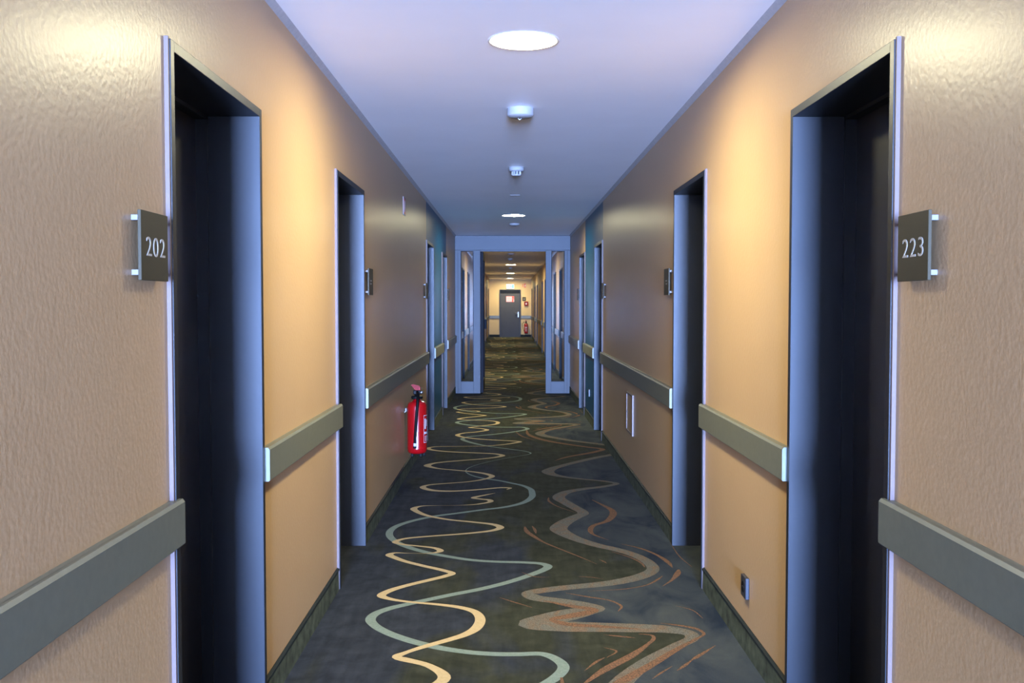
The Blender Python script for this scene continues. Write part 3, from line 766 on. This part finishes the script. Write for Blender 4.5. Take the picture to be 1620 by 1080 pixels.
# ------------------------------------------------------------------ fire extinguishers
def make_extinguisher(label, loc, rz, loop):
    """bottle stands in a bracket; local -Y is the front, +Y the wall side, origin at the foot centre"""
    root = thing('fire_extinguisher', label, 'fire extinguisher', loc, rz)
    R = 0.082
    mb = MB()
    mb.lathe([(0, 0.012), (0.045, 0.004), (0.070, 0.010), (R - 0.001, 0.026), (R, 0.045), (R + 0.0012, 0.050), (R, 0.055), (R, 0.400), (R - 0.004, 0.418), (0.070, 0.432), (0.052, 0.441), (0.032, 0.448), (0.026, 0.470), (0, 0.470)], 'red', n=48)
    body = mb.build('cylinder_body', root)
    for a in (-2.2, -0.95, 0.3, 1.55):
        mb = MB()
        mb.box(0.060 * math.cos(a) - 0.012, 0.060 * math.cos(a) + 0.012, 0.060 * math.sin(a) - 0.012, 0.060 * math.sin(a) + 0.012, -0.018, 0.012, 'rubber', 0.004)
        mb.build('rubber_foot', root)
    mb = MB()
    mb.lathe([(0, 0.462), (0.046, 0.462), (0.049, 0.468), (0.049, 0.480), (0.044, 0.486), (0.022, 0.488), (0.020, 0.53), (0, 0.53)], 'black', n=24)
    mb.build('neck_collar', root)
    mb = MB()
    mb.box(-0.030, 0.030, -0.024, 0.020, 0.500, 0.535, 'black', 0.006)
    mb.tube([(0.02, 0, 0.515), (0.052, 0, 0.517)], 0.012, 'chrome')
    mb.build('valve_head', root)
    mb = MB()
    lev = [(-0.048, 0.578), (-0.030, 0.585), (0.020, 0.572), (0.030, 0.556), (0.026, 0.532), (-0.012, 0.532), (-0.020, 0.545)]
    mb.prism(lev, 0.032, 'red_plastic', lambda u, v, d: (u, -0.016 + d, v))
    mb.build('squeeze_lever', root)
    mb = MB()
    if loop:
        hp = [(-0.02, -0.02, 0.515), (-0.08, -0.04, 0.512), (-0.14, -0.05, 0.470), (-0.165, -0.05, 0.39), (-0.15, -0.05, 0.28), (-0.11, -0.05, 0.16), (-0.085, -0.045, 0.08)]
    else:
        hp = [(0.005, -0.020, 0.520), (0.012, -0.052, 0.505), (0.014, -0.085, 0.465), (0.012, -0.100, 0.41), (0.006, -0.104, 0.34), (0.000, -0.103, 0.25), (-0.006, -0.102, 0.16), (-0.008, -0.102, 0.10)]
    pp = [tuple(v) for v in smooth3(hp, 6)]
    mb.tube(pp, 0.0095 if loop else 0.0125, 'rubber', 12)
    hose = mb.build('discharge_hose', root)
    mb = MB()
    e = Vector(pp[-1]); dr_ = (Vector(pp[-1]) - Vector(pp[-3])).normalized()
    mb.tube([e - dr_ * 0.004, e + dr_ * 0.022], 0.0135, 'paper', 14)
    mb.tube([e + dr_ * 0.022, e + dr_ * 0.040], 0.0145, 'black', 14)
    mb.build('nozzle', hose)
    # printed label wrapping the right of the bottle
    mb = MB()
    def patch(a0, a1, z0, z1, m, r=R + 0.0009):
        n = max(2, int(abs(a1 - a0) / 0.08))
        for i in range(n):
            p, q = a0 + (a1 - a0) * i / n, a0 + (a1 - a0) * (i + 1) / n
            mb.poly([(r * math.cos(p), r * math.sin(p), z0), (r * math.cos(q), r * math.sin(q), z0), (r * math.cos(q), r * math.sin(q), z1), (r * math.cos(p), r * math.sin(p), z1)], m)
    c0, c1 = (-0.75, 0.35) if not loop else (-2.2, -0.9)
    for z in (0.10, 0.325):
        patch(c0, c1, z, z + 0.004, 'paper')
    for a in (c0, c1 - 0.03):
        patch(a, a + 0.03, 0.10, 0.329, 'paper')
    patch(c0 + 0.12, c0 + 0.34, 0.215, 0.300, 'paper'); patch(c0 + 0.06, c1 - 0.06, 0.172, 0.190, 'paper')
    patch(c0 + 0.45, c1 - 0.15, 0.235, 0.290, 'paper')
    for q in range(4):
        patch(c0 + 0.15, c1 - 0.2 - 0.1 * (q % 2), 0.115 + q * 0.012, 0.120 + q * 0.012, 'paper')
    mb.build('printed_label', root)
    mb = MB()
    mb.box(-0.020, 0.020, R + 0.006, R + 0.024, 0.20, 0.40, 'chrome', 0.002)
    mb.tube([(-0.088, -0.01, 0.37), (-0.094, 0.03, 0.37), (-0.07, 0.075, 0.37), (0, R + 0.012, 0.37)], 0.004, 'chrome', 8)
    mb.tube([(-0.093, 0.03, 0.37), (-0.108, 0.035, 0.34), (-0.108, 0.035, 0.24)], 0.004, 'chrome', 8)
    mb.box(-0.098, -0.085, -0.02, 0.012, 0.355, 0.385, 'pin', 0.002)
    mb.build('wall_bracket', root)
    return root

def smooth3(pts, n):
    p = [Vector(q) for q in pts]; out = []
    for i in range(len(p) - 1):
        a = p[max(i - 1, 0)]; b = p[i]; c = p[i + 1]; d = p[min(i + 2, len(p) - 1)]
        for k in range(n):
            t = k / n
            out.append(0.5 * ((2 * b) + (c - a) * t + (2 * a - 5 * b + 4 * c - d) * t * t + (3 * b - a - 3 * c + d) * t ** 3))
    out.append(p[-1]); return out

make_extinguisher('red fire extinguisher hung low on the left wall before the third door', (XL + 0.106, 8.17, 0.200), 0.0, False)
make_extinguisher('red fire extinguisher with looped hose on the far end wall right of the fire door', (0.760, Y1 - 0.107, 0.155), 0.0, True)

# ------------------------------------------------------------------ room number plaques
def make_plaque(side, y0, label, num=None, group=None):
    """y0: near edge; plate 0.178 wide on four stand-off pins"""
    s = 1 if side < 0 else -1
    W_, Hh = 0.178, 0.163
    o = thing('room_number_plaque', label, 'plaque', (side_x(side, 0), y0, 1.508), 0, group)
    mb = MB()
    a, b = s * 0.016, s * 0.024
    mb.box(min(a, b), max(a, b), 0, W_, 0, Hh, 'plaque', 0.0008, 1)
    mb.build('face_plate', o)
    for yy in (0.006, W_ - 0.006):
        for zz in (0.018, Hh - 0.018):
            pn = MB()
            pn.box(min(0, s * 0.0165), max(0, s * 0.0165), yy - 0.005, yy + 0.005, zz - 0.0065, zz + 0.0065, 'pin', 0.001, 1)
            pn.build('standoff_pin', o)
    if num:
        # local text plane: x along reading direction, y up, z out of the wall
        rd = Vector((0, s, 0)) if side < 0 else Vector((0, -1, 0))
        rd = Vector((0, 1, 0)) if side < 0 else Vector((0, -1, 0))
        up = Vector((0, 0, 1)); nz = Vector((s, 0, 0))
        mt = Matrix(((rd.x, up.x, nz.x, s * 0.0244), (rd.y, up.y, nz.y, W_ * (0.53 if side < 0 else 0.48)), (rd.z, up.z, nz.z, Hh * 0.475), (0, 0, 0, 1)))
        text_mesh('room_number', num, 0.066, 'digit', o, mt, 0.0004, 1.22, -0.0004)
    else:
        mb = MB()
        for z0, y1, w_ in ((0.085, 0.06, 0.055), (0.066, 0.06, 0.04)):
            mb.box(min(s * 0.0242, s * 0.0248), max(s * 0.0242, s * 0.0248), y1, y1 + w_, z0, z0 + 0.006, 'digit')
        mb.build('lettering', o)
    return o

make_plaque(-1, 2.275, 'dark square plaque reading 202 on the left wall in the foreground', '202')
make_plaque(1, 2.275, 'dark square plaque reading 223 on the right wall in the foreground', '223')
make_plaque(-1, 5.97, 'dark plaque on the left wall just past the second left door')
make_plaque(1, 5.97, 'dark plaque on the right wall just past the second right door')
make_plaque(-1, 10.08, 'dark plaque on the left wall before the third door, beyond the extinguisher')
make_plaque(1, 10.08, 'dark plaque on the right wall before the third door at the teal stretch')
make_plaque(-1, 13.80, 'small dark plaque on the left wall right before the glazed partition')
make_plaque(1, 13.80, 'small dark plaque on the right cream wall right before the glazed partition')

# ------------------------------------------------------------------ small fittings on the walls
fs = thing('extinguisher_wall_sign', 'small clear sign seen edge-on high on the left wall above the extinguisher', 'sign', (XL, 8.12, 2.19))
mb = MB(); mb.box(0.0005, 0.0065, 0, 0.15, 0, 0.15, 'hatch', 0.0008, 1); mb.build('sign_plate', fs)
mb = MB()
mb.box(0.0068, 0.0076, 0.012, 0.138, 0.012, 0.138, 'orange_red')
extinguisher_pictogram(mb, 0.11, 'paper', lambda u, v, d: (0.0078 + d, u + 0.07, v + 0.075))
mb.build('pictogram', fs)

ht = thing('access_hatch', 'small beige access hatch low on the right wall between the second and third doors', 'access hatch', (XR, 7.79, 0.395))
mb = MB()
for a, b, c, d in ((0, 0.40, 0, 0.018), (0, 0.40, 0.312, 0.33), (0, 0.018, 0.018, 0.312), (0.382, 0.40, 0.018, 0.312)):
    mb.box(-0.012, 0, a, b, c, d, 'hatch', 0.001, 1)
mb.build('hatch_frame', ht)
mb = MB(); mb.box(-0.007, -0.0005, 0.019, 0.381, 0.019, 0.311, 'cream_wall'); hd = mb.build('hatch_door', ht)
mb = MB(); mb.lathe([(0, -0.0105), (0.008, -0.0105), (0.009, -0.007), (0, -0.007)], 'chrome', (0, 0.345, 0.165), 'X', 16); mb.build('latch', hd)

def make_socket(y, z, label, sc=1.0):
    o = thing('power_socket', label, 'power socket', (XR, y, z))
    mb = MB(); mb.box(-0.016, 0, -0.042 * sc, 0.042 * sc, -0.045 * sc, 0.045 * sc, 'socket', 0.003, 2)
    mb.build('socket_plate', o)
    mb = MB()
    n = 28; 
    mb.lathe([(0.0, -0.0165), (0.019, -0.0165), (0.021, -0.0185), (0.023, -0.0185), (0.024, -0.0162), (0.024, -0.015), (0, -0.015)], 'black', (0, 0, 0), 'X', n)
    for q in (-0.0095, 0.0095):
        mb.lathe([(0, -0.0172), (0.0025, -0.0172), (0.0025, -0.0166)], 'chrome', (0, q, 0), 'X', 10)
    mb.build('socket_insert', o)
    return o
make_socket(4.055, 0.272, 'dark power socket low on the right wall between the first and second doors')
make_socket(12.05, 0.36, 'dark power socket low on the teal stretch of the right wall')

# ------------------------------------------------------------------ glazed partition
pt = thing('glazed_partition', 'blue-grey glazed fire partition with an open doorway across the corridor', 'partition', (0, PART_Y, 0))
PT = 0.07
X0, X1 = XL + 0.001, XR - 0.001
GL0, GL1, SL1 = -0.778, -0.575, -0.463      # left: glass from, glass to, end of the side frame
GR1, GR0, SR0 = 0.902, 0.690, 0.598         # right
LZ = 2.325
mb = MB(); mb.box(X0, X1, -0.012, PT + 0.012, LZ, H - 0.001, 'partition', 0.003)
mb.box(SL1, SR0, -0.004, PT, LZ - 0.022, LZ + 0.001, 'partition', 0.002)
mb.build('header_panel', pt)
for (fa, ga, gb, fb) in ((X0, GL0, GL1, SL1), (SR0, GR0, GR1, X1)):
    mb = MB()
    mb.box(fa, ga, 0, PT, 0.001, LZ, 'partition', 0.003)
    mb.box(gb, fb, 0, PT, 0.001, LZ, 'partition', 0.003)
    mb.box(ga - 0.001, gb + 0.001, 0, PT, 0.001, 0.195, 'partition', 0.002)
    mb.box(ga - 0.001, gb + 0.001, 0, PT, LZ - 0.012, LZ, 'partition')
    # outer seam of the stile and the glazing beads
    sx = fa + 0.048 if fa < 0 else fb - 0.048
    mb.box(sx - 0.002, sx + 0.002, -0.0015, 0.004, 0.01, LZ - 0.01, 'dark_part')
    for a, b, c, d in ((ga, ga + 0.007, 0.195, LZ - 0.012), (gb - 0.007, gb, 0.195, LZ - 0.012), (ga, gb, 0.195, 0.202), (ga, gb, LZ - 0.019, LZ - 0.012)):
        mb.box(a, b, 0.004, PT - 0.004, c, d, 'dark_part')
    fr = mb.build('side_frame', pt)
    mb = MB(); mb.box(ga + 0.002, gb - 0.002, PT / 2 - 0.003, PT / 2 + 0.003, 0.197, LZ - 0.014, 'glass')
    mb.build('glass_pane', fr)
# leaf standing open behind the left side frame
mb = MB()
lx0, lx1 = SL1 + 0.002, SL1 + 0.047
mb.box(lx0, lx1, PT + 0.004, PT + 1.00, 0.008, 0.20, 'dark_part', 0.002)
mb.box(lx0, lx1, PT + 0.004, PT + 1.00, LZ - 0.14, LZ - 0.024, 'dark_part', 0.002)
mb.box(lx0, lx1, PT + 0.004, PT + 0.13, 0.199, LZ - 0.139, 'dark_part', 0.002)
mb.box(lx0, lx1, PT + 0.88, PT + 1.00, 0.199, LZ - 0.139, 'dark_part', 0.002)
lf = mb.build('door_leaf', pt)
mb = MB(); mb.box(lx0 + 0.018, lx1 - 0.018, PT + 0.128, PT + 0.882, 0.198, LZ - 0.138, 'glass'); mb.build('glass_pane', lf)
mb = MB(); mb.box(lx1 + 0.0005, lx1 + 0.035, PT + 0.78, PT + 0.96, 1.03, 1.19, 'dark_part', 0.004)
mb.build('door_handle', lf)

# ------------------------------------------------------------------ ceiling fittings
dl = thing('ceiling_downlight', '', 'ceiling light', (XC, LAMPS[1], H), 0, 'round recessed ceiling lights along the corridor')
mb = MB()
mb.lathe([(LR - 0.001, 0.028), (LR - 0.003, 0.0), (LR - 0.001, -0.003), (LR + 0.008, -0.003), (LR + 0.011, -0.0005)], 'ring', n=48)
mb.build('trim_ring', dl)
mb = MB(); mb.lathe([(0, 0.010), (0.09, 0.010), (LR - 0.006, 0.013)], 'lamp', n=48)
mb.build('lamp_diffuser', dl)
labs = ['round recessed light glowing at the top of the picture, nearest along the ceiling',
        'round recessed light in the ceiling just in front of the glazed partition',
        'recessed round light in the ceiling hidden just beyond the partition header',
        'first glowing recessed light seen through the open partition doorway',
        'second glowing recessed light seen through the open partition doorway',
        'farthest recessed ceiling light, right in front of the end wall']
dl['label'] = labs[0]
for i, y in enumerate(LAMPS[2:] + LAMPS[:1]):
    o = copy_tree(dl); o.location = (XC, y, H)
    o['label'] = (labs[1:] + ['round recessed light in the ceiling behind the camera'])[i]

dt = thing('alarm_sounder', 'flat round white ceiling alarm nearest the camera with a tiny hook', 'alarm', (0.066, 5.60, H))
mb = MB()
mb.lathe([(0.076, -0.0005), (0.076, -0.038), (0.073, -0.043)], 'white', n=40)
mb.lathe([(0.055, -0.0005), (0.0755, -0.0005)], 'white', n=40)
mb.build('alarm_housing', dt)
mb = MB(); mb.lathe([(0.0728, -0.043), (0.062, -0.050), (0.02, -0.052), (0, -0.052)], 'grey_plastic', n=40); mb.build('lower_cover', dt)
mb = MB(); mb.tube([(-0.012, -0.02, -0.050), (-0.012, -0.02, -0.062), (-0.004, -0.02, -0.068), (0.004, -0.02, -0.062), (0.004, -0.02, -0.050)], 0.0022, 'chrome', 8); mb.build('test_hook', dt)

sd = thing('smoke_detector', 'white smoke detector with slotted sensor head, second fitting along the ceiling', 'smoke detector', (0.061, 7.98, H))
mb = MB()
mb.lathe([(0.05, -0.0005), (0.062, -0.0005), (0.062, -0.020), (0.055, -0.034), (0.030, -0.036), (0, -0.036)], 'white', n=36)
mb.build('detector_base', sd)
mb = MB()
mb.lathe([(0.036, -0.061), (0.036, -0.068), (0.020, -0.072), (0, -0.072)], 'white', n=28)
mb.lathe([(0.030, -0.036), (0.030, -0.061)], 'slot', n=28)
for k in range(8):
    a = k * PI / 4 + 0.2
    c, s = 0.034 * math.cos(a), 0.034 * math.sin(a)
    mb.box(c - 0.004, c + 0.004, s - 0.004, s + 0.004, -0.064, -0.034, 'white')
mb.build('sensor_head', sd)

def dome(y, r, h, label, x=0.06):
    o = thing('ceiling_detector', label, 'detector', (x, y, H))
    mb = MB(); mb.lathe([(r * 0.8, -0.0005), (r, -0.0005), (r, -h * 0.4), (r * 0.85, -h * 0.8), (r * 0.4, -h)], 'white', n=32); mb.build('detector_dome', o)
    mb = MB(); mb.lathe([(r * 0.42, -h * 0.98), (r * 0.3, -h * 1.15), (0, -h * 1.18)], 'chrome', n=20); mb.build('sensor_lens', o)
    return o
dome(13.55, 0.072, 0.030, 'round white detector on the ceiling between a light and the partition header', 0.078)
dome(21.4, 0.075, 0.040, 'white round detector on the ceiling just beyond the partition', 0.045)
dome(23.8, 0.06, 0.05, 'dim small detector on the ceiling past the partition, before the lights', 0.035)
dome(29.6, 0.05, 0.05, 'tiny pale detector on the ceiling between the two lights seen through the doorway', 0.05)
tr_ = thing('ceiling_hook', 'thin pale metal clip on the ceiling between the smoke detector and second light', 'hook', (0.062, 10.0, H))
mb = MB(); mb.box(-0.05, 0.05, -0.012, 0.012, -0.006, -0.0005, 'white', 0.002, 1); mb.build('clip_plate', tr_)
